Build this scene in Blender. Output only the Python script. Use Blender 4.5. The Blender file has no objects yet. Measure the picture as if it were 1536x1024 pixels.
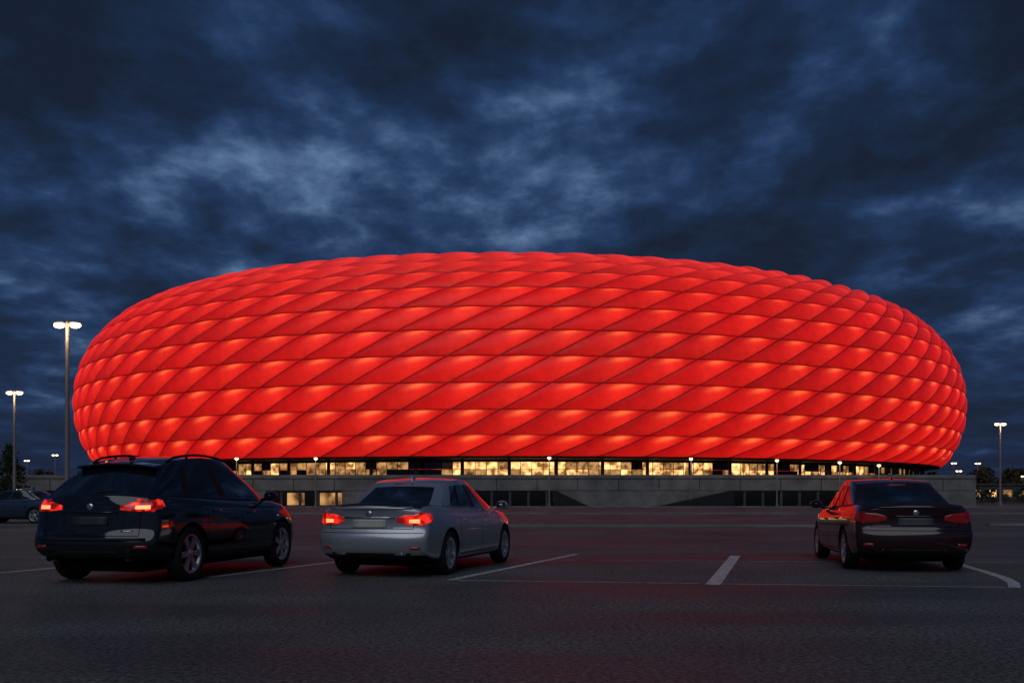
import bpy, bmesh, math, random
import numpy as np
from mathutils import Vector, Matrix
from mathutils.bvhtree import BVHTree
random.seed(7); np.random.seed(7)
S=bpy.context.scene; COL=S.collection
# ------------------------------------------------------------------ helpers
def mat(name,base=(.5,.5,.5),rough=.5,metal=0,emis=None,es=0,coat=0,spec=.5):
    m=bpy.data.materials.new(name); m.use_nodes=True
    b=m.node_tree.nodes['Principled BSDF']
    b.inputs['Base Color'].default_value=(*base,1); b.inputs['Roughness'].default_value=rough
    b.inputs['Metallic'].default_value=metal; b.inputs['Coat Weight'].default_value=coat
    b.inputs['Coat Roughness'].default_value=.04
    b.inputs['Specular IOR Level'].default_value=spec
    if emis: b.inputs['Emission Color'].default_value=(*emis,1); b.inputs['Emission Strength'].default_value=es
    return m
def N(m,t,**k):
    n=m.node_tree.nodes.new(t)
    for a,v in k.items():
        if a.startswith('i_'): n.inputs[a[2:].replace('_',' ')].default_value=v
        else: setattr(n,a,v)
    return n
def L(m,a,b): m.node_tree.links.new(a,b)
def noisy(m,scale,c0,c1,detail=6,bump=0,bdist=.01,bscale=None,stretch=None,rough=None):
    b=m.node_tree.nodes['Principled BSDF']; tc=N(m,'ShaderNodeTexCoord'); src=tc.outputs['Object']
    if stretch:
        mp=N(m,'ShaderNodeMapping'); mp.inputs['Scale'].default_value=stretch; L(m,src,mp.inputs[0]); s2=mp.outputs[0]
    else: s2=src
    n=N(m,'ShaderNodeTexNoise'); n.inputs['Scale'].default_value=scale; n.inputs['Detail'].default_value=detail; n.inputs['Roughness'].default_value=.65
    L(m,s2,n.inputs['Vector'])
    r=N(m,'ShaderNodeValToRGB'); r.color_ramp.elements[0].position=.32; r.color_ramp.elements[1].position=.68
    r.color_ramp.elements[0].color=(*c0,1); r.color_ramp.elements[1].color=(*c1,1)
    L(m,n.outputs['Fac'],r.inputs[0]); L(m,r.outputs[0],b.inputs['Base Color'])
    if bump:
        n2=N(m,'ShaderNodeTexNoise'); n2.inputs['Scale'].default_value=bscale or scale*5; n2.inputs['Detail'].default_value=4
        L(m,src,n2.inputs['Vector']); bp=N(m,'ShaderNodeBump'); bp.inputs['Strength'].default_value=bump; bp.inputs['Distance'].default_value=bdist
        L(m,n2.outputs['Fac'],bp.inputs['Height']); L(m,bp.outputs[0],b.inputs['Normal'])
    return m
def obj(name,me,mats=(),parent=None):
    o=bpy.data.objects.new(name,me); COL.objects.link(o)
    for m in mats: me.materials.append(m)
    if parent: o.parent=parent
    return o
def empty(name,loc=(0,0,0),rz=0):
    e=bpy.data.objects.new(name,None); e.empty_display_size=.3; COL.objects.link(e); e.location=loc; e.rotation_euler=(0,0,rz); return e
class MB:
    """mesh builder collecting boxes / cylinders with material indices"""
    def __init__(s): s.v=[];s.f=[];s.m=[];s.sm=[]
    def add(s,v,f,mi=0,smooth=False):
        o=len(s.v); s.v+=[tuple(p) for p in v]
        for q in f: s.f.append([o+i for i in q]); s.m.append(mi); s.sm.append(smooth)
    def box(s,x0,x1,y0,y1,z0,z1,mi=0):
        v=[(x,y,z) for x in(x0,x1) for y in(y0,y1) for z in(z0,z1)]
        s.add(v,[(0,1,3,2),(4,6,7,5),(0,4,5,1),(2,3,7,6),(0,2,6,4),(1,5,7,3)],mi)
    def tube(s,p0,p1,r0,r1,n=10,mi=0,cap=True):
        p0=Vector(p0);p1=Vector(p1);d=(p1-p0).normalized(); a=d.orthogonal().normalized(); b=d.cross(a)
        v=[p0+(a*math.cos(2*math.pi*i/n)+b*math.sin(2*math.pi*i/n))*r0 for i in range(n)]+[p1+(a*math.cos(2*math.pi*i/n)+b*math.sin(2*math.pi*i/n))*r1 for i in range(n)]
        f=[(i,(i+1)%n,n+(i+1)%n,n+i) for i in range(n)]
        s.add(v,f,mi,True)
        if cap: s.add(v[:n],[tuple(range(n))[::-1]],mi); s.add(v[n:],[tuple(range(n))],mi)
    def ell(s,c,rx,ry,rz,mi=0,n=12,m=8):
        v=[];f=[]
        for j in range(m+1):
            a=math.pi*j/m
            for i in range(n):
                b=2*math.pi*i/n; v.append((c[0]+rx*math.sin(a)*math.cos(b),c[1]+ry*math.sin(a)*math.sin(b),c[2]+rz*math.cos(a)))
        for j in range(m):
            for i in range(n): f.append((j*n+i,(j+1)*n+i,(j+1)*n+(i+1)%n,j*n+(i+1)%n))
        s.add(v,f,mi,True)
    def lathex(s,prof,n=40,mi=0,cx=0):
        v=[];f=[]
        for (x,r) in prof:
            for i in range(n):
                a=2*math.pi*i/n; v.append((cx+x,r*math.cos(a),r*math.sin(a)))
        for j in range(len(prof)-1):
            for i in range(n): f.append((j*n+i,j*n+(i+1)%n,(j+1)*n+(i+1)%n,(j+1)*n+i))
        s.add(v,f,mi,True)
    def mesh(s,name):
        me=bpy.data.meshes.new(name); me.from_pydata(s.v,[],s.f); me.update()
        me.polygons.foreach_set('material_index',s.m); me.polygons.foreach_set('use_smooth',s.sm)
        return me
    def obj(s,name,mats,parent=None): 
        return obj(name,s.mesh(name),mats,parent)
# ------------------------------------------------------------------ materials
asphalt=mat('asphalt',rough=.62,spec=.3)
noisy(asphalt,.25,(.064,.064,.064),(.120,.119,.117),detail=8,bump=1,bdist=.02,bscale=38)
b=asphalt.node_tree.nodes['Principled BSDF']; tc=N(asphalt,'ShaderNodeTexCoord')
nz=N(asphalt,'ShaderNodeTexNoise'); nz.inputs['Scale'].default_value=22; nz.inputs['Detail'].default_value=6; nz.inputs['Roughness'].default_value=.85; L(asphalt,tc.outputs['Object'],nz.inputs['Vector'])
rr=N(asphalt,'ShaderNodeValToRGB'); rr.color_ramp.elements[0].position=.42; rr.color_ramp.elements[1].position=.60
rr.color_ramp.elements[0].color=(.22,.22,.22,1); rr.color_ramp.elements[1].color=(2.7,2.6,2.5,1); L(asphalt,nz.outputs['Fac'],rr.inputs[0])
mx=N(asphalt,'ShaderNodeMix',data_type='RGBA',blend_type='MULTIPLY'); mx.inputs['Factor'].default_value=1
src=b.inputs['Base Color'].links[0].from_socket; L(asphalt,src,mx.inputs['A']); L(asphalt,rr.outputs[0],mx.inputs['B'])
mp=N(asphalt,'ShaderNodeMapping'); mp.inputs['Scale'].default_value=(.12,.45,1); mp.inputs['Rotation'].default_value=(0,0,.09); L(asphalt,tc.outputs['Object'],mp.inputs[0])
n3=N(asphalt,'ShaderNodeTexNoise'); n3.inputs['Scale'].default_value=1.0; n3.inputs['Detail'].default_value=5; L(asphalt,mp.outputs[0],n3.inputs['Vector'])
r3=N(asphalt,'ShaderNodeValToRGB'); r3.color_ramp.elements[0].position=.38; r3.color_ramp.elements[1].position=.58
r3.color_ramp.elements[0].color=(.62,.62,.62,1); r3.color_ramp.elements[1].color=(1,1,1,1); L(asphalt,n3.outputs['Fac'],r3.inputs[0])
mx2=N(asphalt,'ShaderNodeMix',data_type='RGBA',blend_type='MULTIPLY'); mx2.inputs['Factor'].default_value=1
L(asphalt,mx.outputs['Result'],mx2.inputs['A']); L(asphalt,r3.outputs[0],mx2.inputs['B']); L(asphalt,mx2.outputs['Result'],b.inputs['Base Color'])
mrr=N(asphalt,'ShaderNodeMapRange'); mrr.inputs[1].default_value=.35; mrr.inputs[2].default_value=.65; mrr.inputs[3].default_value=.50; mrr.inputs[4].default_value=.74
L(asphalt,n3.outputs['Fac'],mrr.inputs[0]); L(asphalt,mrr.outputs[0],b.inputs['Roughness'])
groundm=noisy(mat('ground_mat',rough=.95),.05,(.02,.022,.018),(.04,.038,.03))
paintl=noisy(mat('road_paint',rough=.6),9,(.22,.22,.22),(.75,.75,.73),detail=8)
concrete=noisy(mat('concrete',rough=.85),.5,(.12,.11,.105),(.27,.25,.235),detail=9,bump=.3,bscale=8)
concd=noisy(mat('concrete_dark',rough=.85),.7,(.05,.05,.05),(.1,.095,.09))
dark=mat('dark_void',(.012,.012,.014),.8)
blackp=mat('black_plastic',(.012,.012,.013),.6,spec=.3)
seam=mat('panel_gap',(.003,.003,.003),.9,spec=.1)
rubber=noisy(mat('rubber',rough=.8,spec=.3),12,(.010,.010,.010),(.020,.020,.020))
alloy=mat('alloy',(.55,.55,.57),.32,.8)
chrome=mat('chrome',(.7,.7,.72),.12,1)
glass=mat('car_glass',(.006,.008,.01),.04,0,spec=.6,coat=.3)
steel=mat('galvanised_pole',(.26,.25,.24),.5,.3)
plate=mat('plate',(.60,.57,.46),.5)
lampw=mat('lamp_lens',(.9,.8,.6),.3,emis=(1,.66,.34),es=10)
lampw2=mat('lamp_lens_small',(.9,.8,.6),.3,emis=(1,.62,.28),es=6)
def winmat(n,c,e):
    m=mat(n,(.1,.08,.05),.3,emis=c,es=e); b=m.node_tree.nodes['Principled BSDF']
    tc=N(m,'ShaderNodeTexCoord'); nn=N(m,'ShaderNodeTexNoise'); nn.inputs['Scale'].default_value=.75; nn.inputs['Detail'].default_value=6
    r=N(m,'ShaderNodeValToRGB'); r.color_ramp.elements[0].position=.38; r.color_ramp.elements[1].position=.64
    r.color_ramp.elements[0].color=(c[0]*.14,c[1]*.10,c[2]*.06,1); r.color_ramp.elements[1].color=(*c,1)
    L(m,tc.outputs['Object'],nn.inputs['Vector']); L(m,nn.outputs['Fac'],r.inputs[0]); L(m,r.outputs[0],b.inputs['Emission Color']); return m
win_b=winmat('window_lit_bright',(1,.57,.20),2.2); win_m=winmat('window_lit_dim',(1,.52,.18),.65)
win_d=mat('window_dark',(.01,.012,.014),.1)
def lens(n,c,e,strk=True):
    m=mat(n,(.25,.01,.008),.12,coat=1,emis=c,es=e); b=m.node_tree.nodes['Principled BSDF']
    tc=N(m,'ShaderNodeTexCoord'); v=N(m,'ShaderNodeTexNoise'); v.inputs['Scale'].default_value=7; v.inputs['Detail'].default_value=1
    r=N(m,'ShaderNodeValToRGB'); r.color_ramp.elements[0].position=.42; r.color_ramp.elements[1].position=.62
    r.color_ramp.elements[0].color=(c[0]*.12,c[1]*.05,c[2]*.05,1); r.color_ramp.elements[1].color=(*c,1)
    L(m,tc.outputs['Object'],v.inputs['Vector']); L(m,v.outputs['Fac'],r.inputs[0]); L(m,r.outputs[0],b.inputs['Emission Color']); return m
tail_on=lens('tail_lamp_lit',(1,.025,.012),1.2); tail_hot=mat('tail_bulb',(.5,.05,.02),.2,emis=(1,.10,.035),es=6,coat=1)
tail_faint=mat('tail_lamp_faint',(.20,.009,.009),.1,coat=1,emis=(1,.02,.02),es=.03)  # faint red glow put into lenses and reflectors that are not switched on
headm=mat('head_lamp',(.35,.35,.37),.08,.4,coat=1)
foliage=noisy(mat('foliage',rough=.9),.8,(.012,.02,.01),(.04,.06,.025)); bark=mat('bark',(.06,.045,.03),.9)

# ------------------------------------------------------------------ world
W=bpy.data.worlds.new('World'); S.world=W; W.use_nodes=True; wt=W.node_tree
for n in list(wt.nodes): wt.nodes.remove(n)
def wn(t,**k):
    n=wt.nodes.new(t)
    for a,v in k.items(): setattr(n,a,v)
    return n
def wl(a,b): wt.links.new(a,b)
def wmath(op,a,b=None,c=None,clamp=False):
    n=wn('ShaderNodeMath',operation=op); n.use_clamp=clamp
    for i,x in enumerate((a,b,c)):
        if x is None: continue
        if isinstance(x,(int,float)): n.inputs[i].default_value=x
        else: wl(x,n.inputs[i])
    return n.outputs[0]
tc=wn('ShaderNodeTexCoord'); sp=wn('ShaderNodeSeparateXYZ'); wl(tc.outputs['Generated'],sp.inputs[0])
zc=wmath('ADD',wmath('MAXIMUM',sp.outputs[2],0),.20)
px=wmath('DIVIDE',sp.outputs[0],zc); py=wmath('DIVIDE',sp.outputs[1],zc)
cb=wn('ShaderNodeCombineXYZ'); wl(px,cb.inputs[0]); wl(py,cb.inputs[1])
def wnoise(scale,detail,rough,off,dist=0,st=(1,1,1)):
    mp=wn('ShaderNodeMapping'); mp.inputs['Location'].default_value=off; mp.inputs['Scale'].default_value=st; wl(cb.outputs[0],mp.inputs[0])
    n=wn('ShaderNodeTexNoise'); n.inputs['Scale'].default_value=scale; n.inputs['Detail'].default_value=detail; n.inputs['Roughness'].default_value=rough; n.inputs['Distortion'].default_value=dist
    wl(mp.outputs[0],n.inputs['Vector']); return n.outputs['Fac']
big=wnoise(1.1,3,.5,(3.1,1.7,0)); med=wnoise(3.6,12,.56,(2.4,7.2,0),.1,(1,.85,1)); fine=wnoise(9,12,.62,(5,2,3),.15,(1,.8,1))
def gap(d,width,amp):
    dn=wn('ShaderNodeVectorMath',operation='DOT_PRODUCT'); wl(tc.outputs['Generated'],dn.inputs[0]); dn.inputs[1].default_value=Vector(d).normalized()
    c0=math.cos(math.radians(width)); x=wmath('DIVIDE',wmath('SUBTRACT',dn.outputs['Value'],c0),1-c0,clamp=True)
    return wmath('MULTIPLY',x,amp)
# openings in the cloud deck
op=None
for d,wd,am in(((-.27,1,.42),13,.07),((-.03,1,.37),13,.10),((-.44,1,.28),12,.09),((.06,1,.335),9,.10),((.50,1,.235),7,.12),((.24,1,.42),13,.07),((-.17,1,.32),10,.05),((.27,1,.26),10,-.07),((-.05,1,.53),11,-.15),((.35,1,.54),11,-.07),((0,1,.24),9,-.05),((-.50,1,.50),12,-.10),((.55,1,.45),10,-.07)):
    g_=gap(d,wd,am); op=g_ if op is None else wmath('ADD',op,g_)
f=wmath('ADD',wmath('MULTIPLY',wmath('ADD',wmath('MULTIPLY',wmath('SUBTRACT',med,.5),1.65),.5),.64),wmath('MULTIPLY',big,.10))
f=wmath('ADD',f,wmath('MULTIPLY',wmath('ADD',wmath('MULTIPLY',wmath('SUBTRACT',fine,.5),1.25),.5),.25)); f=wmath('ADD',f,op)
ramp=wn('ShaderNodeValToRGB'); cr=ramp.color_ramp
cr.elements[0].position=.36; cr.elements[0].color=(.0075,.014,.032,1)
cr.elements[1].position=.95; cr.elements[1].color=(.20,.31,.50,1)
for p,c in((.50,(.0100,.0235,.060)),(.585,(.014,.036,.098)),(.645,(.022,.052,.132)),(.71,(.043,.087,.185)),(.77,(.075,.135,.262)),(.84,(.125,.205,.37))):
    e=cr.elements.new(p); e.color=(*c,1)
wl(f,ramp.inputs[0])
hz=wmath('POWER',wmath('SUBTRACT',1,wmath('MAXIMUM',sp.outputs[2],0),clamp=True),9)
mixh=wn('ShaderNodeMix',data_type='RGBA'); wl(wmath('MULTIPLY',hz,.75),mixh.inputs['Factor']); wl(ramp.outputs[0],mixh.inputs['A']); mixh.inputs['B'].default_value=(.010,.020,.050,1)
back=wmath('POWER',wmath('MULTIPLY',sp.outputs[1],-1,clamp=True),1.5)
mixb=wn('ShaderNodeMix',data_type='RGBA',blend_type='ADD'); wl(back,mixb.inputs['Factor']); wl(mixh.outputs['Result'],mixb.inputs['A']); mixb.inputs['B'].default_value=(.030,.038,.055,1)
bg=wn('ShaderNodeBackground'); wl(mixb.outputs['Result'],bg.inputs[0]); bg.inputs[1].default_value=1
sky=wn('ShaderNodeTexSky',sky_type='NISHITA'); sky.sun_disc=False; sky.sun_elevation=math.radians(1); sky.sun_rotation=math.radians(180)
bg2=wn('ShaderNodeBackground'); wl(sky.outputs[0],bg2.inputs[0]); bg2.inputs[1].default_value=.002
ad=wn('ShaderNodeAddShader'); wl(bg.outputs[0],ad.inputs[0]); wl(bg2.outputs[0],ad.inputs[1])
out=wn('ShaderNodeOutputWorld'); wl(ad.outputs[0],out.inputs[0])
sl=bpy.data.lights.new('dusk_fill','SUN'); sl.energy=.58; sl.angle=math.radians(55); sl.color=(.86,.93,1)  # broad fill added behind the camera to lift car rears and asphalt
so=bpy.data.objects.new('dusk_fill',sl); COL.objects.link(so); so.rotation_euler=(math.radians(46),0,math.radians(-14))

# ------------------------------------------------------------------ ground
def sheet(name,x0,x1,y0,y1,z,m,parent=None):
    me=bpy.data.meshes.new(name); me.from_pydata([(x0,y0,z),(x1,y0,z),(x1,y1,z),(x0,y1,z)],[],[(0,1,2,3)]); return obj(name,me,[m],parent)
sheet('ground',-3000,3000,-300,4000,-.004,groundm)
sheet('parking_lot',-140,160,-30,175,0,asphalt)
mk=MB()
def stripe(p,q,w,ex=0):
    p=Vector((*p,0));q=Vector((*q,0));d=(q-p).normalized();n=Vector((-d.y,d.x,0))*w/2
    mk.add([(v.x,v.y,.004) for v in(p-n,q-n,q+n,p+n)],[(0,1,2,3)])
stripe((-.88,13.75),(1.32,19.8),.13); stripe((2.70,13.0),(4.46,19.3),.20)
stripe((-4.45,14.2),(-3.0,18.0),.12); stripe((-8.2,14.4),(-5.9,20.4),.12)
stripe((-.80,13.70),(2.55,13.20),.055); stripe((2.85,13.14),(6.45,12.65),.055); stripe((6.75,12.6),(11,12.0),.055)
stripe((-3.3,18.3),(1.2,17.95),.05); stripe((1.5,17.93),(4.1,17.7),.05); stripe((4.35,17.68),(11,17.1),.05); stripe((-14,19.2),(-6.2,18.6),.05)
cv=[(6.55,12.6),(6.9,13.3),(7.18,14.1),(7.45,15.2),(7.75,16.6),(8.2,18.4)]
vs=[]
for i,(x,y) in enumerate(cv):
    a=Vector(cv[max(i-1,0)]);c=Vector(cv[min(i+1,len(cv)-1)]);d=(c-a).normalized();n=Vector((-d.y,d.x))*.075
    vs+=[(x-n.x,y-n.y,.004),(x+n.x,y+n.y,.004)]
mk.add(vs,[(2*i,2*i+2,2*i+3,2*i+1) for i in range(len(cv)-1)])
mk.obj('lot_markings',[paintl])
kb=MB(); kb.box(-4,16,37,37.25,0,.10); kb.box(19,60,38.5,38.75,0,.10); kb.box(-70,80,62,62.3,0,.13); kb.box(-90,90,97.2,97.5,0,.15)
kb.obj('kerb',[concrete])

# ------------------------------------------------------------------ stadium
SC=(4.3,293); A_,B_,PHI=125,113,math.radians(14)
th=np.linspace(0,2*np.pi,4001)
ex=A_*np.cos(th);ey=B_*np.sin(th); sg=np.hypot(np.diff(ex),np.diff(ey)); cum=np.r_[0,np.cumsum(sg)]; PER=cum[-1]
def plan(u):
    t=np.interp((u%1.0)*PER,cum,th); x=A_*np.cos(t);y=B_*np.sin(t); nx=np.cos(t)/A_;ny=np.sin(t)/B_; l=np.hypot(nx,ny);nx/=l;ny/=l
    c,s=math.cos(PHI),math.sin(PHI)
    return SC[0]+c*x-s*y,SC[1]+s*x+c*y,c*nx-s*ny,s*nx+c*ny
pd=np.array([6,3.4,1.3,.1,.1,1.3,4.2,9,16,25,35,42.]); pz=np.array([8.8,12,16.5,22,27.5,33.5,39.5,44.8,48.8,51.3,52.3,52.0])
pl=np.r_[0,np.cumsum(np.hypot(np.diff(pd),np.diff(pz)))]; 
def crs(P,x):
    xs=pl; i=np.clip(np.searchsorted(xs,x)-1,0,len(xs)-2); t=(x-xs[i])/(xs[i+1]-xs[i])
    m=np.gradient(P,xs); h=xs[i+1]-xs[i]
    return (2*t**3-3*t**2+1)*P[i]+(t**3-2*t**2+t)*h*m[i]+(-2*t**3+3*t**2)*P[i+1]+(t**3-t**2)*h*m[i+1]
M,NC,SH=15,78,.98
fu=np.array([0,.016,.032,.055,.11,.2,.3,.4,.5,.6,.7,.8,.89,.945,.968,.984,1]); fv=np.array([0,.016,.035,.07,.15,.26,.38,.5,.62,.72,.80,.87,.93,.965,.984,1])
FU,FV=np.meshgrid(fu,fv,indexing='ij'); n1,n2_=len(fu),len(fv)
V=[];C=[];Fq=[];loc=[]
for a in range(n1-1):
    for b_ in range(n2_-1): loc.append((a*n2_+b_,(a+1)*n2_+b_,(a+1)*n2_+b_+1,a*n2_+b_+1))
loc=np.array(loc); off=0
Ltot=pl[-1]
for j in range(M):
    for i in range(NC):
        s=(j+FV)/M*Ltot; u=(i+FU+SH*(j+FV))/NC
        X,Y,nx,ny=plan(u); d=crs(pd,s); z=crs(pz,s)
        e=.2; dd=(crs(pd,np.minimum(s+e,Ltot))-crs(pd,np.maximum(s-e,0))); dz=(crs(pz,np.minimum(s+e,Ltot))-crs(pz,np.maximum(s-e,0)))
        l=np.hypot(dd,dz)+1e-9; on=dz/l; oz=dd/l
        puff=(.60+.65*np.clip((s/Ltot-.5)/.2,0,1))*(np.clip(16*FU*(1-FU)*FV*(1-FV),0,1))**.5
        r=-d+puff*on
        V.append(np.stack([X+nx*r,Y+ny*r,z+puff*oz],-1).reshape(-1,3))
        rn=random.random(); sr=(j+FV)/M
        # lamp glow painted into vertex colour: brightest under the upper edge, fading down
        du=FU-.46-.80*(1-FV)
        fan=np.exp(-(du/(.17+.46*(1-FV)))**2)
        low=np.clip(1-sr/.62,0,1)
        spot=np.exp(-((FV-.93)/.13)**2-((FU-.48)/.15)**2)
        br=.36+.40*fan*(.25+.75*FV**1.2)+.10*FV+(rn-.5)*.09
        br=br-.10*np.exp(-(FU/.20)**2)-.05*np.exp(-((1-FU)/.07)**2)
        R=br+.36*spot*(.2+.8*low); G=.004+.018*fan*(.3+.7*FV)+.145*spot*(.12+.88*low**.7); Bc=.004+.009*fan*(.3+.7*FV)+.036*spot*(.12+.88*low)
        top=np.clip((sr-.48)/.22,0,1)
        R=R*(1+.06*top); G=G+.022*top*(.4+FV*.6); Bc=Bc+.022*top*(.4+FV*.6)
        mu=np.minimum(FU,1-FU); em=np.where(mu<.03,.36,np.where(mu<.05,.80,1.0))
        mv=np.minimum(FV,1-FV); em2=np.where(mv<.012,.25,np.where(mv<.025,.42,np.where(mv<.05,.88,1.0)))
        k=np.minimum(em,em2)
        C.append(np.stack([R*k,G*k,Bc*k,np.ones_like(R)],-1).reshape(-1,4))
        Fq.append(loc+off); off+=n1*n2_
V=np.concatenate(V);C=np.concatenate(C);Fq=np.concatenate(Fq)
me=bpy.data.meshes.new('facade_cushions'); me.vertices.add(len(V)); me.vertices.foreach_set('co',V.ravel())
me.loops.add(Fq.size); me.loops.foreach_set('vertex_index',Fq.ravel()); me.polygons.add(len(Fq))
me.polygons.foreach_set('loop_start',np.arange(0,Fq.size,4)); me.polygons.foreach_set('loop_total',np.full(len(Fq),4)); me.update(); me.validate()
me.polygons.foreach_set('use_smooth',np.ones(len(me.polygons),bool))
ca=me.color_attributes.new('painted_glow','FLOAT_COLOR','POINT'); ca.data.foreach_set('color',C.ravel())
etfe=mat('lit_cushion',(.14,.010,.010),.38,spec=.25); bb=etfe.node_tree.nodes['Principled BSDF']
at=N(etfe,'ShaderNodeAttribute',attribute_name='painted_glow'); tcn=N(etfe,'ShaderNodeTexCoord'); nzz=N(etfe,'ShaderNodeTexNoise'); nzz.inputs['Scale'].default_value=.45; nzz.inputs['Detail'].default_value=8; nzz.inputs['Roughness'].default_value=.75
L(etfe,tcn.outputs['Object'],nzz.inputs['Vector']); mr=N(etfe,'ShaderNodeMapRange'); mr.inputs[1].default_value=.3; mr.inputs[2].default_value=.7; mr.inputs[3].default_value=.98; mr.inputs[4].default_value=1.42
L(etfe,nzz.outputs['Fac'],mr.inputs[0]); L(etfe,at.outputs['Color'],bb.inputs['Emission Color']); L(etfe,mr.outputs[0],bb.inputs['Emission Strength'])
stad=empty('football_stadium'); obj('facade_cushions',me,[etfe],stad)
n=360; us=np.arange(n)/n; X,Y,nx,ny=plan(us)
def ring(name,prof,m,par=stad):
    v=[];f=[]
    for (d,z) in prof:
        for i in range(n): v.append((X[i]-nx[i]*d,Y[i]-ny[i]*d,z))
    for k in range(len(prof)-1):
        for i in range(n): f.append((k*n+i,k*n+(i+1)%n,(k+1)*n+(i+1)%n,(k+1)*n+i))
    me=bpy.data.meshes.new(name); me.from_pydata(v,[],f); return obj(name,me,[m],par)
ring('soffit',[(6.0,8.8),(6.0,8.5),(13,8.3)],dark)
ring('roof_inner_edge',[(42,52),(44,48),(60,44)],dark)
ring('plinth_wall',[(12,0),(12,5.3),(12.6,5.3)],concd)
ring('floor_beam',[(11.9,8.35),(11.9,7.9),(13,7.9)],concd)
g=MB(); nw=300; uu=np.arange(nw+1)/nw; gx,gy,gnx,gny=plan(uu); d=13.0
LIT=[(-60,-54,1),(-52,-46,1),(-45,-33,1),(-30,-24,.6),(-12,13.5,2),(16,25,1.3),(26,40,2),(44,54,1.6),(58,68,1.6),(-80,-66,1),(71,84,1.1)]
for i in range(nw):
    x0,y0=gx[i]-gnx[i]*d,gy[i]-gny[i]*d; x1,y1=gx[i+1]-gnx[i+1]*d,gy[i+1]-gny[i+1]*d
    lv=0
    for a,b_,q in LIT:
        if a<=x0<=b_ and y0<SC[1]: lv=q
    for (z0,z1) in((5.3,6.45),(6.5,7.9)):
        r=random.random(); mi=2
        if lv==2: mi=0 if r<.78 else 1
        elif lv>0: mi=0 if r<.36*lv else (1 if r<.82 else 2)
        elif r<.30: mi=1
        g.add([(x0,y0,z0),(x1,y1,z0),(x1,y1,z1),(x0,y0,z1)],[(0,1,2,3)],mi)
    g.tube((x0+gnx[i]*.1,y0+gny[i]*.1,5.3),(x0+gnx[i]*.1,y0+gny[i]*.1,8.3),.09,.09,4,3,False)
    if i%4==0: g.tube((x0+gnx[i]*3,y0+gny[i]*3,3),(x0+gnx[i]*3,y0+gny[i]*3,8.5),.35,.35,8,3,False)
g.obj('concourse_glazing',[win_b,win_m,win_d,concd],stad)

# esplanade deck & retaining wall
dk=empty('esplanade_wall')
w=MB(); Y0=100.
w.box(-95,48,Y0+3,Y0+85,3.0,3.05,1)
w.box(-95,48,Y0,Y0+.5,1.75,3.0,0)
w.box(-95,48,Y0-.12,Y0+.3,3.0,3.14,0)
w.box(-95,48,Y0+.15,Y0+.3,3.14,3.36,0)
OPEN=[(-60,-44),(-25.5,-17.6),(-5.6,4.4),(22.5,34.5),(37,43)]
xs=-95
for a,b_ in OPEN:
    w.box(xs,a,Y0+.05,Y0+.5,0,1.748,0); xs=b_
    x=a+1.6
    while x<b_-.3: w.box(x-.12,x+.12,Y0+.12,Y0+.42,0,1.748,1); x+=1.9
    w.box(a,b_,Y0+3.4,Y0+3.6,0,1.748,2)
w.box(xs,48,Y0+.05,Y0+.5,0,1.748,0)
w.box(47.6,48,Y0+.5,Y0+85,0,2.99,0)
for x in np.arange(-94,48,4.2): w.box(x-.03,x+.03,Y0-.02,Y0+.02,1.78,2.98,2)
for (x0,x1) in((-24,-22.2),(-20.5,-18),(36,36.1)): w.box(x0,x1,Y0+3.2,Y0+3.38,.2,1.5,3)
for (xa,xb,sgn) in((14.5,22.5,1),(4.4,8,-1)):
    za,zb=(0,1.7) if sgn>0 else (1.7,0)
    w.add([(xa,Y0-2.2,0),(xb,Y0-2.2,0),(xb,Y0-2.2,zb+.02),(xa,Y0-2.2,za+.02),(xa,Y0-.2,0),(xb,Y0-.2,0),(xb,Y0-.2,zb+.02),(xa,Y0-.2,za+.02)],
      [(0,1,2,3),(3,2,6,7),(1,5,6,2),(0,3,7,4)],2)
w.obj('wall_structure',[concrete,concd,dark,win_m],dk)
r=MB()
for x in np.arange(-94,48,2.0): r.box(x-.02,x+.02,Y0+.2,Y0+.24,3.36,3.9,0)
r.box(-94,48,Y0+.20,Y0+.24,3.9,3.93,0)
r.obj('railing',[blackp],dk)

# ------------------------------------------------------------------ street lamps
def lamp(x,y,h,kind='double',z0=0,rz=0,lm=None,pw=0):
    e=empty('street_lamp',(x,y,z0),rz); m=MB()
    m.tube((0,0,0),(0,0,.45),.20*h/10+.05,.18*h/10+.05,12); m.tube((0,0,.45),(0,0,h-.1),.12*h/10+.03,.07*h/10+.02,12)
    hd=MB()
    if kind=='double':
        m.tube((-.42,0,h-.12),(.42,0,h-.12),.035,.035,8)
        for sx in(-.42,.42):
            m.ell((sx,0,h+.03),.32,.20,.08,0)
            hd.ell((sx,-.0,h-.10),.29,.19,.15,0)
        m.ell((0,0,h-.02),.1,.1,.16,0)
    else:
        m.ell((0,0,h),.20,.20,.08,0); hd.ell((0,0,h-.12),.18,.18,.14,0)
    m.obj('pole',[steel],e); hd.obj('luminaire',[lm or lampw],e)
    if pw:
        l=bpy.data.lights.new('lamp_light','POINT'); l.energy=pw; l.color=(1,.68,.38); l.shadow_soft_size=.3; lo=bpy.data.objects.new('lamp_light',l); COL.objects.link(lo); lo.parent=e; lo.location=(0,-.7,h-.45)
    return e
lamp(-23.0,50,10.1,pw=130); lamp(-42.2,82,10.0,pw=130); lamp(59.6,118,10.0,pw=130)
for x,y,h in((-28.2,99,5.1),(-20.0,98.5,5.1),(3.8,98.5,5.15),(18.2,98.3,5.05),(27,98.5,4.9),(33.5,98.8,4.7),(37.5,98.8,4.4)): lamp(x,y,h,'s',lm=lampw2,pw=22)
for x,y,h in((-128,255,10.5),(-104,220,10.5),(112,245,9.5),(119,247,9.5),(104,225,7),(125,236,6)): lamp(x,y,h,'double')
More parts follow.
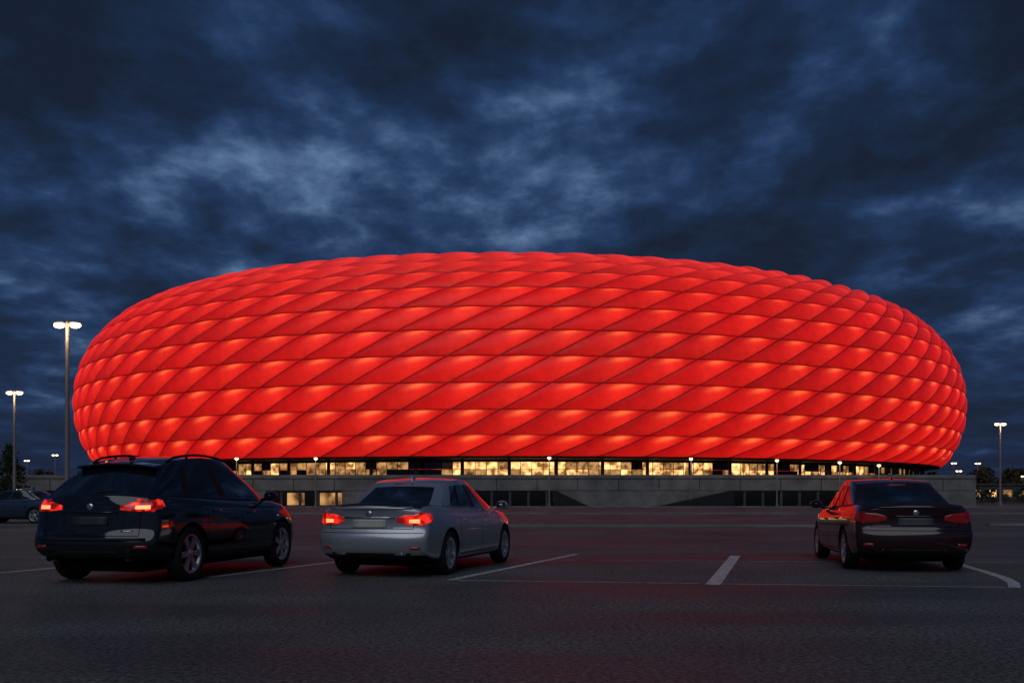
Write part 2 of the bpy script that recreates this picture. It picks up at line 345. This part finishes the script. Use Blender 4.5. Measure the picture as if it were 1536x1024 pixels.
# ------------------------------------------------------------------ trees
def tree(name,x,y,h,w_,conic=False,nl=2600):
    e=empty(name,(x,y,0)); t=MB(); t.tube((0,0,0),(0,0,h*.8),h*.025,h*.006,8)
    for k in range(14):
        a=random.random()*6.28; z=h*random.uniform(.25,.75); rr=w_*.7*(1-z/h+.2)
        t.tube((0,0,z),(math.cos(a)*rr,math.sin(a)*rr,z+h*.1),h*.009,h*.002,5)
    t.obj('trunk',[bark],e)
    lf=MB(); cl=[]
    for k in range(46):
        z=h*random.uniform(.18,1); f_=(1-z/h) if conic else math.sqrt(max(.05,1-((z/h-.58)/.45)**2)); rr=w_*f_*random.uniform(.3,1); a=random.random()*6.28
        cl.append((rr*math.cos(a),rr*math.sin(a),z,h*random.uniform(.04,.09)))
    for k in range(nl):
        c=random.choice(cl); p=Vector((random.gauss(0,1),random.gauss(0,1),random.gauss(0,.8)))*c[3]*.7+Vector(c[:3])
        s=random.uniform(.10,.24)*h/8; q=Vector((random.gauss(0,1),random.gauss(0,1),random.gauss(0,1))).normalized(); o=q.orthogonal().normalized()*s; o2=q.cross(o)*.6
        lf.add([p-o,p+o2,p+o,p-o2],[(0,1,2,3)])
    lf.obj('crown',[foliage],e)
tree('conifer_tree',-45.2,87,5.6,2.2,True); tree('broadleaf_tree',-49.5,92,4.6,2.4)
def treeline(name,pts):
    lf=MB()
    for (x,y,h) in pts:
        for k in range(240):
            a=random.random()*6.28; z=h*random.random()**.8; rr=h*.55*math.sqrt(max(.05,1-(z/h)**2))*random.random()**.5
            p=Vector((x+rr*math.cos(a),y+rr*math.sin(a),z)); s=h*random.uniform(.04,.10); q=Vector((random.gauss(0,1),random.gauss(0,1),random.gauss(0,1))).normalized(); o=q.orthogonal().normalized()*s; o2=q.cross(o)*.7
            lf.add([p-o,p+o2,p+o,p-o2],[(0,1,2,3)])
    lf.obj(name,[foliage])
treeline('distant_trees',[(random.uniform(-190,-88),random.uniform(190,240),random.uniform(4,8.5)) for k in range(46)]+
  [(random.uniform(98,190),random.uniform(225,270),random.uniform(4,8.5)) for k in range(44)])
treeline('hedge',[(-95+i*1.6+random.random(),150+random.random()*2,random.uniform(1.6,3.3)) for i in range(26)]+[(62+i*1.7,150+random.random()*3,random.uniform(1.3,2.6)) for i in range(30)])
bd=empty('service_building',(100,185,0)); m=MB(); m.box(-20,25,0,12,0,3.2,0); m.box(-20.3,25.3,-.3,12.3,3.2,3.5,0)
for i in range(14): m.box(-18+i*3,-16.3+i*3,-.04,-.004,1,2.3,1 if i%3 else 2)
m.obj('walls',[concd,win_m,win_b],bd)

# ------------------------------------------------------------------ cars
def cube_grid(us,vs,ts,f,matf):
    idx={};V=[];F=[];MI=[]
    def gv(i,j,k):
        if (i,j,k) not in idx: idx[(i,j,k)]=len(V); V.append(f(us[i],vs[j],ts[k]))
        return idx[(i,j,k)]
    nu,nv,nt=len(us)-1,len(vs)-1,len(ts)-1
    mid=lambda a,i:(a[i]+a[i+1])/2
    for i in range(nu):
        for j in range(nv):
            for k,n in((0,'bot'),(nt,'top')):
                F.append((gv(i,j,k),gv(i+1,j,k),gv(i+1,j+1,k),gv(i,j+1,k))); MI.append(matf(n,mid(us,i),mid(vs,j),0))
    for i in range(nu):
        for k in range(nt):
            for j,n in((0,'rear'),(nv,'front')):
                F.append((gv(i,j,k),gv(i+1,j,k),gv(i+1,j,k+1),gv(i,j,k+1))); MI.append(matf(n,mid(us,i),0,mid(ts,k)))
    for j in range(nv):
        for k in range(nt):
            for i,n in((0,'side'),(nu,'side')):
                F.append((gv(i,j,k),gv(i,j+1,k),gv(i,j+1,k+1),gv(i,j,k+1))); MI.append(matf(n,0,mid(vs,j),mid(ts,k)))
    me=bpy.data.meshes.new('m'); me.from_pydata(V,[],F); me.polygons.foreach_set('material_index',MI)
    bm=bmesh.new(); bm.from_mesh(me); bmesh.ops.recalc_face_normals(bm,faces=bm.faces); bm.to_mesh(me); bm.free(); return me
def wheel_mesh(R,wd,nsp,double):
    m=MB(); h=wd/2; ri=R*.70
    m.lathex([(-h*.8,ri),(-h,ri+.02),(-h*1.02,R*.86),(-h*.85,R*.97),(-h*.5,R),(h*.5,R),(h*.85,R*.97),(h*1.02,R*.86),(h,ri+.02),(h*.8,ri)],44,0)
    m.lathex([(h*.82,ri+.012),(h*.9,ri),(h*.78,ri-.02),(h*.1,ri-.03),(-.02,ri-.03)],44,1)
    m.lathex([(.0,ri-.02),(.0,.001)],30,2)
    m.lathex([(h*.35,.075),(h*.72,.07),(h*.78,.03),(h*.78,.001)],20,1)
    for i in range(nsp):
        base=2*math.pi*i/nsp
        for da in((-.13,.13) if double else (0,)):
            a=base; w0=.020 if double else .040; w1=.026 if double else .05
            ca,sa=math.cos(a),math.sin(a); ca2,sa2=math.cos(a+da*1.3),math.sin(a+da*1.3)
            t0=Vector((0,-sa,ca)); p0=Vector((0,ca,sa))*.05+t0*(da*.2); p1=Vector((0,ca2,sa2))*(ri-.015)
            t1=Vector((0,-sa2,ca2))
            v=[]
            for p,t,ww,xo in((p0,t0,w0,h*.70),(p1,t1,w1,h*.80)):
                for sg in(-1,1):
                    for dx in(-.035,0): v.append(p+t*ww*sg*.9+Vector((xo+dx,0,0)))
            m.add(v,[(0,1,3,2),(4,6,7,5),(1,5,7,3),(0,4,5,1),(2,3,7,6),(0,2,6,4)],1)
    return m.mesh('wheel')
def car(name,cfg,loc,yaw,paint,tails):
    E=empty(name); Ln,Wd=cfg['L'],cfg['W']; R=cfg['R']
    ztp=cfg['zt']; zbp=cfg['zb']
    wy=cfg.get('wy',[(0,.93),(.08,.965),(.25,1),(.75,1),(.92,.95),(1,.88)])
    ip=lambda P,x: float(np.interp(x,[p[0] for p in P],[p[1] for p in P]))
    sect=cfg['sect']; rear=cfg['rear']; front=[(0,.12),(.2,.02),(.45,0),(.7,.06),(1,.22)]
    def fb(u,v,t):
        y=v*Ln; w=Wd*ip(wy,v)*ip(sect,t)
        zt=ip(ztp,y); zb=ip(zbp,y); z=zb+t*(zt-zb)+cfg.get('crown',.045)*(1-u*u)*t**5
        x=u*w
        wr=max(0,1-v/.16); wf=max(0,(v-.84)/.16)
        y+=wr*(ip(rear,t)+cfg.get('plan',.16)*abs(u)**3.2); y-=wf*(ip(front,t)+.34*abs(u)**2.6)
        return (x,y,z)
    us=[-1,-.93,-.84,-.7,-.5,-.25,0,.25,.5,.7,.84,.93,1]; vs=[0,.012,.03]+list(np.linspace(.06,.94,34))+[.97,.988,1]; ts=[0,.05,.12,.22,.33,.44,.52,.58,.68,.78,.87,.94,.98,1]
    me=cube_grid(us,vs,ts,fb,lambda n,u,v,t: 1 if n=='bot' or t<cfg.get('clad',.04) else 0)
    body=obj('b',me,[paint,blackp]); sb=body.modifiers.new('s','SUBSURF'); sb.levels=1
    cut=MB(); 
    for wyp in cfg['wheels']:
        for sx in(-1,1):
            a,b_=(Wd-.27,Wd+.3) if sx>0 else(-Wd-.3,-Wd+.27)
            cut.tube((a,wyp,R+.01),(b_,wyp,R+.01),R+cfg['gap'],R+cfg['gap'],40,0)
    cme=cut.mesh('cut'); 
    bm=bmesh.new(); bm.from_mesh(cme); bmesh.ops.remove_doubles(bm,verts=bm.verts,dist=1e-5); bmesh.ops.recalc_face_normals(bm,faces=bm.faces); bm.to_mesh(cme); bm.free()
    co=obj('cutter',cme,[seam]); bo=body.modifiers.new('b','BOOLEAN'); bo.object=co; bo.operation='DIFFERENCE'; bo.solver='EXACT'
    try: bo.material_mode='TRANSFER'
    except Exception: pass
    G=cfg['gh']
    def fg(u,v,t):
        tt=t**G.get('p',.92)
        yr=G['yb0']+(G['yt0']-G['yb0'])*tt; yf=G['yb1']+(G['yt1']-G['yb1'])*tt; y=yr+(yf-yr)*v
        w=(G['wb']+(G['wt']-G['wb'])*t**1.25)*(1-G.get('tap',.10)*abs(2*v-1)**3)
        zb=ip(ztp,y)-.06; zr=G['zr']-G.get('drop',.045)*(2*v-1-G.get('pk',.1))**2
        z=zb+(zr-zb)*t+.035*(1-u*u)*t**3
        y+=(1-v)**5*.13*u*u-v**5*.22*u*u
        return (u*w,y,z)
    gt=[0,.06,.12,.3,.5,.7,G['wtop'],G['wtop']+.05,.975,1]; gu=[-1,-.93,-G['ru'],-.55,-.25,0,.25,.55,G['ru'],.93,1]
    def gm(n,u,v,t):
        if n=='side' and .12<t<G['wtop']:
            for a,b_ in G['win']:
                if a<v<b_: return 1
            return 2 if G['win'][0][0]<v<G['win'][-1][1] else 0
        if n=='rear' and abs(u)<G['ru'] and .06<t<G['wtop']: return 1
        if n=='front' and abs(u)<.93 and .06<t<G['wtop']+.05: return 1
        return 0
    gme=cube_grid(gu,G['vl'],gt,fg,gm); gh=obj('g',gme,[paint,glass,blackp]); gh.modifiers.new('s','SUBSURF').levels=2
    dg=bpy.context.evaluated_depsgraph_get(); dg.update()
    baked=[]
    for o,nm in((body,'body_shell'),(gh,'cabin')):
        ev=o.evaluated_get(dg); m2=bpy.data.meshes.new_from_object(ev); m2.polygons.foreach_set('use_smooth',[True]*len(m2.polygons))
        try: m2.set_sharp_from_angle(angle=math.radians(38))
        except Exception: pass
        n=bpy.data.objects.new(nm,m2); COL.objects.link(n); n.parent=E; baked.append(n)
    for o in(body,gh,co): bpy.data.objects.remove(o)
    trees=[]
    for n in baked:
        bm=bmesh.new(); bm.from_mesh(n.data); trees.append(BVHTree.FromBMesh(bm)); bm.free()
    def cast(o,d,which=None):
        best=None
        for i,t in enumerate(trees):
            if which is not None and i!=which: continue
            h=t.ray_cast(Vector(o),Vector(d),5)
            if h[0] is not None and (best is None or h[3]<best[3]): best=h
        return best
    def point(kind,a,z,off,which=None):
        if kind=='r': o,d=(a,-2,z),(0,1,0)
        elif kind=='f': o,d=(a,Ln+2,z),(0,-1,0)
        elif kind=='sR': o,d=(3,a,z),(-1,0,0)
        elif kind=='sL': o,d=(-3,a,z),(1,0,0)
        h=cast(o,d,which)
        if h is None: return None
        p=h[0]; nn=h[1]
        if nn.dot(Vector(d))>0: nn=-nn
        nn=(nn*.5-Vector(d)*.5).normalized()
        return p+nn*off
    def patch(nm,cols,off,m,thick=.02,nz=5,which=None,sub=4):
        cc=[]
        for i in range(len(cols)-1):
            A,B=cols[i],cols[i+1]
            if A[0]==B[0]:
                for k in range(sub): 
                    t=k/sub; cc.append((A[0],)+tuple(A[q]+(B[q]-A[q])*t for q in(1,2,3)))
            else: cc.append(A)
        cc.append(cols[-1]); V=[];F=[]
        for c in cc:
            for k in range(nz+1):
                p=point(c[0],c[1],c[2]+(c[3]-c[2])*k/nz,off,which)
                if p is None: return None
                V.append(p)
        for i in range(len(cc)-1):
            for k in range(nz): q=i*(nz+1)+k; F.append((q,q+nz+1,q+nz+2,q+1))
        me=bpy.data.meshes.new(nm); me.from_pydata(V,[],F)
        bm=bmesh.new(); bm.from_mesh(me); bmesh.ops.recalc_face_normals(bm,faces=bm.faces)
        bm.faces.ensure_lookup_table(); f0=bm.faces[0]; outv=Vector((f0.calc_center_median().x,f0.calc_center_median().y-Ln/2,0))
        if f0.normal.dot(outv)<0: bmesh.ops.reverse_faces(bm,faces=bm.faces)
        bm.to_mesh(me); bm.free()
        me.polygons.foreach_set('use_smooth',[True]*len(me.polygons))
        o=obj(nm,me,[m],E)
        if thick: s=o.modifiers.new('so','SOLIDIFY'); s.thickness=thick; s.offset=-1
        return o
    def both(nm,cols,off,m,**k):
        patch(nm,[(('sR' if c[0]=='s' else c[0]),c[1],c[2],c[3]) for c in cols],off,m,**k)
        patch(nm,[(('sL' if c[0]=='s' else c[0]),(c[1] if c[0]=='s' else -c[1]),c[2],c[3]) for c in cols],off,m,**k)
    cfg['detail'](dict(both=both,patch=patch,point=point,cast=cast,E=E,paint=paint,tails=tails,cfg=cfg))
    zt=lambda y: ip(ztp,y)
    for y in cfg['seams']: both('door_gap',[('s',y-.006,.30,zt(y)-.09),('s',y+.006,.30,zt(y)-.09)],.0015,seam,thick=0,nz=10,which=0,sub=1)
    both('sill_gap',[('s',cfg['seams'][0],.295,.305),('s',cfg['seams'][-1],.295,.305)],.0015,seam,thick=0,nz=1,which=0,sub=14)
    for y in cfg['handles']: both('door_handle',[('s',y-.1,zt(y)-.19,zt(y)-.165),('s',y+.1,zt(y)-.185,zt(y)-.155)],.03,cfg.get('hm',paint),thick=.03,nz=2,which=0)
    both('belt_trim',[('s',G['yb0']+.35,zt(G['yb0']+.35)-.002,zt(G['yb0']+.35)+.018),('s',G['yb1']-.55,zt(G['yb1']-.55)-.002,zt(G['yb1']-.55)+.018)],.006,cfg.get('trim',blackp),thick=.01,nz=1,sub=14,which=1)
    patch('high_brake_lamp',[('r',-.16,G['zr']-.085,G['zr']-.068),('r',.16,G['zr']-.085,G['zr']-.068)],.004,tail_faint,thick=.006,nz=1,which=1)
    ha=cast((0,G['yt0']+.35,3),(0,0,-1)); an=MB()
    if ha:
        z0=ha[0].z; y0=ha[0].y
        an.add([(-.02,y0-.08,z0-.01),(.02,y0-.08,z0-.01),(.02,y0+.10,z0-.01),(-.02,y0+.10,z0-.01),(-.004,y0-.07,z0+.06),(.004,y0-.07,z0+.06)],[(0,1,5,4),(1,2,5),(2,3,4,5),(3,0,4)],0); an.obj('roof_aerial',[paint],E)
    mm=MB(); ym=G['yb1']-.62; zm=zt(ym)+.09
    for sx in(-1,1):
        mm.ell((sx*(Wd+.06),ym,zm),.115,.08,.075,0,14,10); mm.tube((sx*(G['wb']-.02),ym+.03,zm-.07),(sx*(Wd+.03),ym,zm-.02),.03,.03,8,0)
        mm.add([(sx*(Wd+.06)-.08,ym-.075,zm-.045),(sx*(Wd+.06)+.08,ym-.075,zm-.045),(sx*(Wd+.06)+.08,ym-.075,zm+.045),(sx*(Wd+.06)-.08,ym-.075,zm+.045)],[(0,1,2,3)],1)
    mm.obj('door_mirrors',[paint,glass],E)
    wm=wheel_mesh(R,.225,cfg['nsp'],cfg['dbl'])
    for m_ in(rubber,alloy,seam): wm.materials.append(m_)
    for wyp in cfg['wheels']:
        for sx in(-1,1):
            o=bpy.data.objects.new('wheel',wm); COL.objects.link(o); o.parent=E; o.location=(sx*(Wd-.125),wyp,R); o.rotation_euler=(random.random()*6,0,0 if sx>0 else math.pi)
    ax=MB(); ax.box(-.62,.62,.35,Ln-.5,.17,.32,0)
    for wyp in cfg['wheels']: ax.tube((-Wd+.2,wyp,R),(Wd-.2,wyp,R),.05,.05,8)
    ax.obj('underbody',[seam],E)
    E.location=(loc[0],loc[1],0); E.rotation_euler=(0,0,-math.radians(yaw)); return E
def front_detail(A,z):
    both=A['both'];patch=A['patch'];c=A['cfg'];Lh=c['L']
    both('head_lamp',[('f',c['W']*.55,z-.07,z+.05),('f',c['W']*.80,z-.07,z+.06),('s',Lh-.42,z-.03,z+.08),('s',Lh-.62,z+.02,z+.09)],.008,headm,which=0)
    patch('grille',[('f',-.45,z-.14,z+.0),('f',.45,z-.14,z+.0)],.006,blackp,which=0)
    patch('lower_grille',[('f',-.6,.28,.42),('f',.6,.28,.42)],.006,blackp,which=0)
def sedan_detail(A):
    both=A['both'];patch=A['patch'];T=A['tails']; c=A['cfg']; W_=c['W']
    tl,hot=T
    both('tail_lamp',[('r',.42,.82,.88),('r',.56,.785,.925),('r',W_*.86,.765,.945),('s',.17,.775,.945),('s',.36,.85,.935)],.012,tl,which=0)
    if hot: 
        both('tail_bulb',[('r',.60,.81,.855),('r',W_*.80,.80,.86)],.017,hot,thick=.01,which=0)
    patch('boot_gap',[('r',-.66,.715,.724),('r',.66,.715,.724)],.003,seam,thick=0,nz=1,sub=16,which=0)
    both('boot_gap_side',[('r',.655,.724,.99),('r',.664,.724,.99)],.002,seam,thick=0,nz=6,sub=1,which=0)
    patch('bumper_gap',[('r',-.80,.655,.663),('r',.80,.655,.663)],.003,seam,thick=0,nz=1,sub=16,which=0)
    patch('plate_recess',[('r',-.36,.725,.868),('r',.36,.725,.868)],.003,c.get('recess',A['paint']),thick=0,which=0)
    patch('number_plate',[('r',-.26,.735,.855),('r',.26,.735,.855)],.014,c['plate'],thick=.01,which=0)
    patch('chrome_strip',[('r',-.40,.872,.890),('r',.40,.872,.890)],.016,c.get('strip',chrome),thick=.015,nz=1,which=0)
    patch('boot_lip',[('r',-.64,1.005,1.03),('r',.64,1.005,1.03)],.03,A['paint'],thick=.05,nz=2,sub=10,which=0)
    patch('bumper_valance',[('r',-.62,.22,.37),('r',.62,.22,.37)],.006,blackp,which=0)
    both('reflector',[('r',.62,.42,.46),('r',.76,.42,.46)],.006,tail_faint,nz=1,which=0)
    m=MB(); m.ell((0,A['point']('r',0,.93,0,0).y-.01,.935),.05,.014,.05,0)
    for sx in(-1,1): m.tube((sx*.48,.02,.27),(sx*.48,.3,.27),.035,.035,12,0,False)
    m.obj('badge_and_exhaust',[chrome],A['E'])
    front_detail(A,.66)
dplate=mat('plate_dark',(.03,.03,.033),.5); dchrome=mat('dark_chrome',(.08,.08,.085),.15,1); gplate=mat('plate_grey',(.08,.08,.09),.5)
def suv_detail(A):
    both=A['both'];patch=A['patch'];tl,hot=A['tails']; c=A['cfg']; W_=c['W']; E=A['E']
    both('tail_lamp',[('r',.44,1.01,1.07),('r',.60,.995,1.115),('r',W_*.87,.985,1.13),('s',.19,.995,1.14),('s',.40,1.05,1.14)],.014,tl,which=0)
    if hot: both('tail_bulb',[('r',.64,1.02,1.065),('r',W_*.82,1.02,1.07)],.020,hot,thick=.01,which=0)
    patch('tailgate_gap',[('r',-.70,.66,.668),('r',.70,.66,.668)],.003,seam,thick=0,nz=1,sub=16,which=0)
    both('tailgate_gap_side',[('r',.70,.668,.98),('r',.708,.668,.98)],.002,seam,thick=0,nz=6,sub=1,which=0)
    patch('number_plate',[('r',-.27,.80,.92),('r',.27,.80,.92)],.012,dplate,thick=.01,which=0)
    patch('chrome_strip',[('r',-.40,.965,.985),('r',.40,.965,.985)],.02,dchrome,thick=.02,nz=1,which=0)
    patch('bumper_step',[('r',-.80,.60,.635),('r',.80,.60,.635)],.03,blackp,thick=.04,nz=1,sub=14,which=0)
    patch('bumper_valance',[('r',-.72,.33,.46),('r',.72,.33,.46)],.006,blackp,which=0)
    both('reflector',[('r',.66,.50,.535),('r',.82,.50,.535)],.006,tail_faint,nz=1,which=0)
    patch('model_badge',[('r',.46,.72,.737),('r',.62,.72,.737)],.006,chrome,thick=.004,nz=1,which=0)
    m=MB(); p=A['point']('r',0,1.05,0,0); m.ell((0,p.y-.01,1.05),.055,.014,.05,0)
    for sx in(-1,1): m.tube((sx*.55,.0,.36),(sx*.55,.3,.36),.04,.04,12,0,False)
    m.obj('badge_and_exhaust',[chrome],E)
    y0=c['gh']['yt0']+.10; h=A['cast']((0,y0,3),(0,0,-1)); z=h[0].z; s=MB()
    vs=[]
    for x in np.linspace(-.60,.60,9):
        zz=z-.045*(x/.60)**2; dy=.05*(x/.60)**2
        vs+=[(x,y0+.04+dy,zz+.004),(x,y0-.24+dy,zz-.03),(x,y0-.24+dy,zz-.055),(x,y0+dy,zz-.07)]
    f=[]
    for i in range(8):
        for k in range(4): f.append((i*4+k,i*4+(k+1)%4,i*4+4+(k+1)%4,i*4+4+k))
    f+=[(0,1,2,3),(32,33,34,35)]
    s.add(vs,f,0); s.obj('roof_spoiler',[A['paint']],E)
    for sx in(-1,1):
        pts=[]
        for y in np.linspace(1.0,2.95,12):
            h=A['cast']((sx*.58,y,3),(0,0,-1)); pts.append(Vector((sx*.58,y,h[0].z+.035)))
        pts[0].z-=.03; pts[-1].z-=.03
        r=MB()
        for a,b_ in zip(pts,pts[1:]): r.tube(a,b_,.018,.018,8)
        for k in(3,8): r.tube(pts[k]-Vector((0,0,.05)),pts[k],.018,.018,6)
        r.obj('roof_rail',[blackp],E)
    wv=MB(); a=A['point']('r',-.02,1.24,.02); b_=A['point']('r',.36,1.27,.02)
    if a and b_: wv.tube(a,b_,.008,.005,6)
    wv.obj('rear_wiper',[blackp],E)
    front_detail(A,.86)
G_S=dict(yb0=.62,yt0=1.40,yb1=4.02,yt1=2.84,wb=.84,wt=.645,zr=1.462,wtop=.87,ru=.84,drop=.06,tap=.09,p=.86,win=[(.14,.27),(.285,.50),(.53,.86)],vl=[0,.02,.06,.14,.27,.285,.4,.50,.53,.7,.86,.94,.98,1])
sed=dict(L=4.88,W=.93,R=.335,gap=.04,wheels=(1.02,3.84),crown=.05,plate=plate,
 zt=[(0,1.005),(.12,1.04),(.5,1.055),(1.0,1.04),(1.6,1.0),(3.0,.955),(3.6,.95),(4.1,.90),(4.5,.80),(4.78,.70),(4.88,.62)],
 zb=[(0,.30),(.3,.24),(.8,.20),(4.0,.20),(4.88,.24)],
 sect=[(0,.90),(.06,.955),(.2,.985),(.45,1),(.62,.995),(.75,.985),(.88,.955),(1,.86)],
 rear=[(0,.10),(.1,.03),(.3,0),(.48,.005),(.54,.055),(.62,.075),(.85,.06),(.95,.04),(1,.05)],
 gh=G_S,seams=(1.46,2.50,3.50),handles=(1.72,2.78),nsp=5,dbl=True,detail=sedan_detail,trim=chrome)
G_U=dict(yb0=.10,yt0=.74,yb1=3.95,yt1=2.86,wb=.90,wt=.675,zr=1.765,wtop=.86,ru=.84,drop=.10,pk=.16,tap=.09,p=1.05,win=[(.045,.20),(.225,.50),(.53,.88)],vl=[0,.015,.045,.12,.20,.225,.38,.50,.53,.7,.88,.95,.985,1])
suv=dict(L=5.0,W=1.0,R=.385,gap=.05,wheels=(1.0,3.95),crown=.05,plan=.17,
 zt=[(0,1.17),(.4,1.19),(1.6,1.16),(3.1,1.11),(3.7,1.10),(4.1,1.06),(4.6,.97),(4.88,.88),(5.0,.80)],
 zb=[(0,.38),(.3,.33),(.8,.28),(4.1,.28),(5.0,.34)],
 sect=[(0,.92),(.06,.965),(.2,.99),(.45,1),(.62,.995),(.78,.985),(.9,.955),(1,.89)],
 rear=[(0,.10),(.1,.03),(.18,0),(.30,.0),(.36,.05),(.42,.07),(.85,.10),(1,.14)],clad=.10,
 gh=G_U,seams=(1.44,2.50,3.55),handles=(1.70,2.78),nsp=6,dbl=False,detail=suv_detail)
def paintm(n,c,met,r,coat=1,spec=.5): 
    return mat(n,c,r,met,coat=coat,spec=spec)
silver=paintm('silver_paint',(.46,.47,.50),.6,.28); blk=paintm('black_paint',(.0035,.004,.006),0,.08,.9,.45); mar=paintm('dark_maroon_paint',(.030,.007,.009),.3,.16,.9,.4); blue=paintm('blue_paint',(.03,.05,.09),.5,.3)
car('parked_suv',suv,(-5.67,12.85),11.5,blk,(tail_on,tail_hot))
car('parked_sedan',sed,(-2.09,14.0),16.5,silver,(tail_on,tail_hot))
sed2=dict(sed); sed2['plate']=gplate; sed2['strip']=dchrome; sed2['trim']=blackp; car('parked_sedan',sed2,(6.22,14.85),9,mar,(tail_faint,None))
car('parked_sedan',sed,(-19.5,42.5),-80,blue,(tail_faint,None))
car('parked_sedan',sed,(62,112),75,mar,(tail_faint,None)); car('parked_sedan',sed,(69,118),-100,silver,(tail_faint,None)); car('parked_suv',suv,(-62,100),30,blk,(tail_faint,None))

# ------------------------------------------------------------------ camera
cd=bpy.data.cameras.new('camera'); cam=bpy.data.objects.new('camera',cd); COL.objects.link(cam)
cd.sensor_width=36; cd.lens=36*1450/1536; cd.shift_y=231/1536; cd.clip_end=6000
cam.location=(0,0,1.2); cam.rotation_euler=(math.radians(90),0,0); S.camera=cam
S.view_settings.view_transform='Standard'; S.view_settings.look='None'; S.view_settings.exposure=0
print('done')
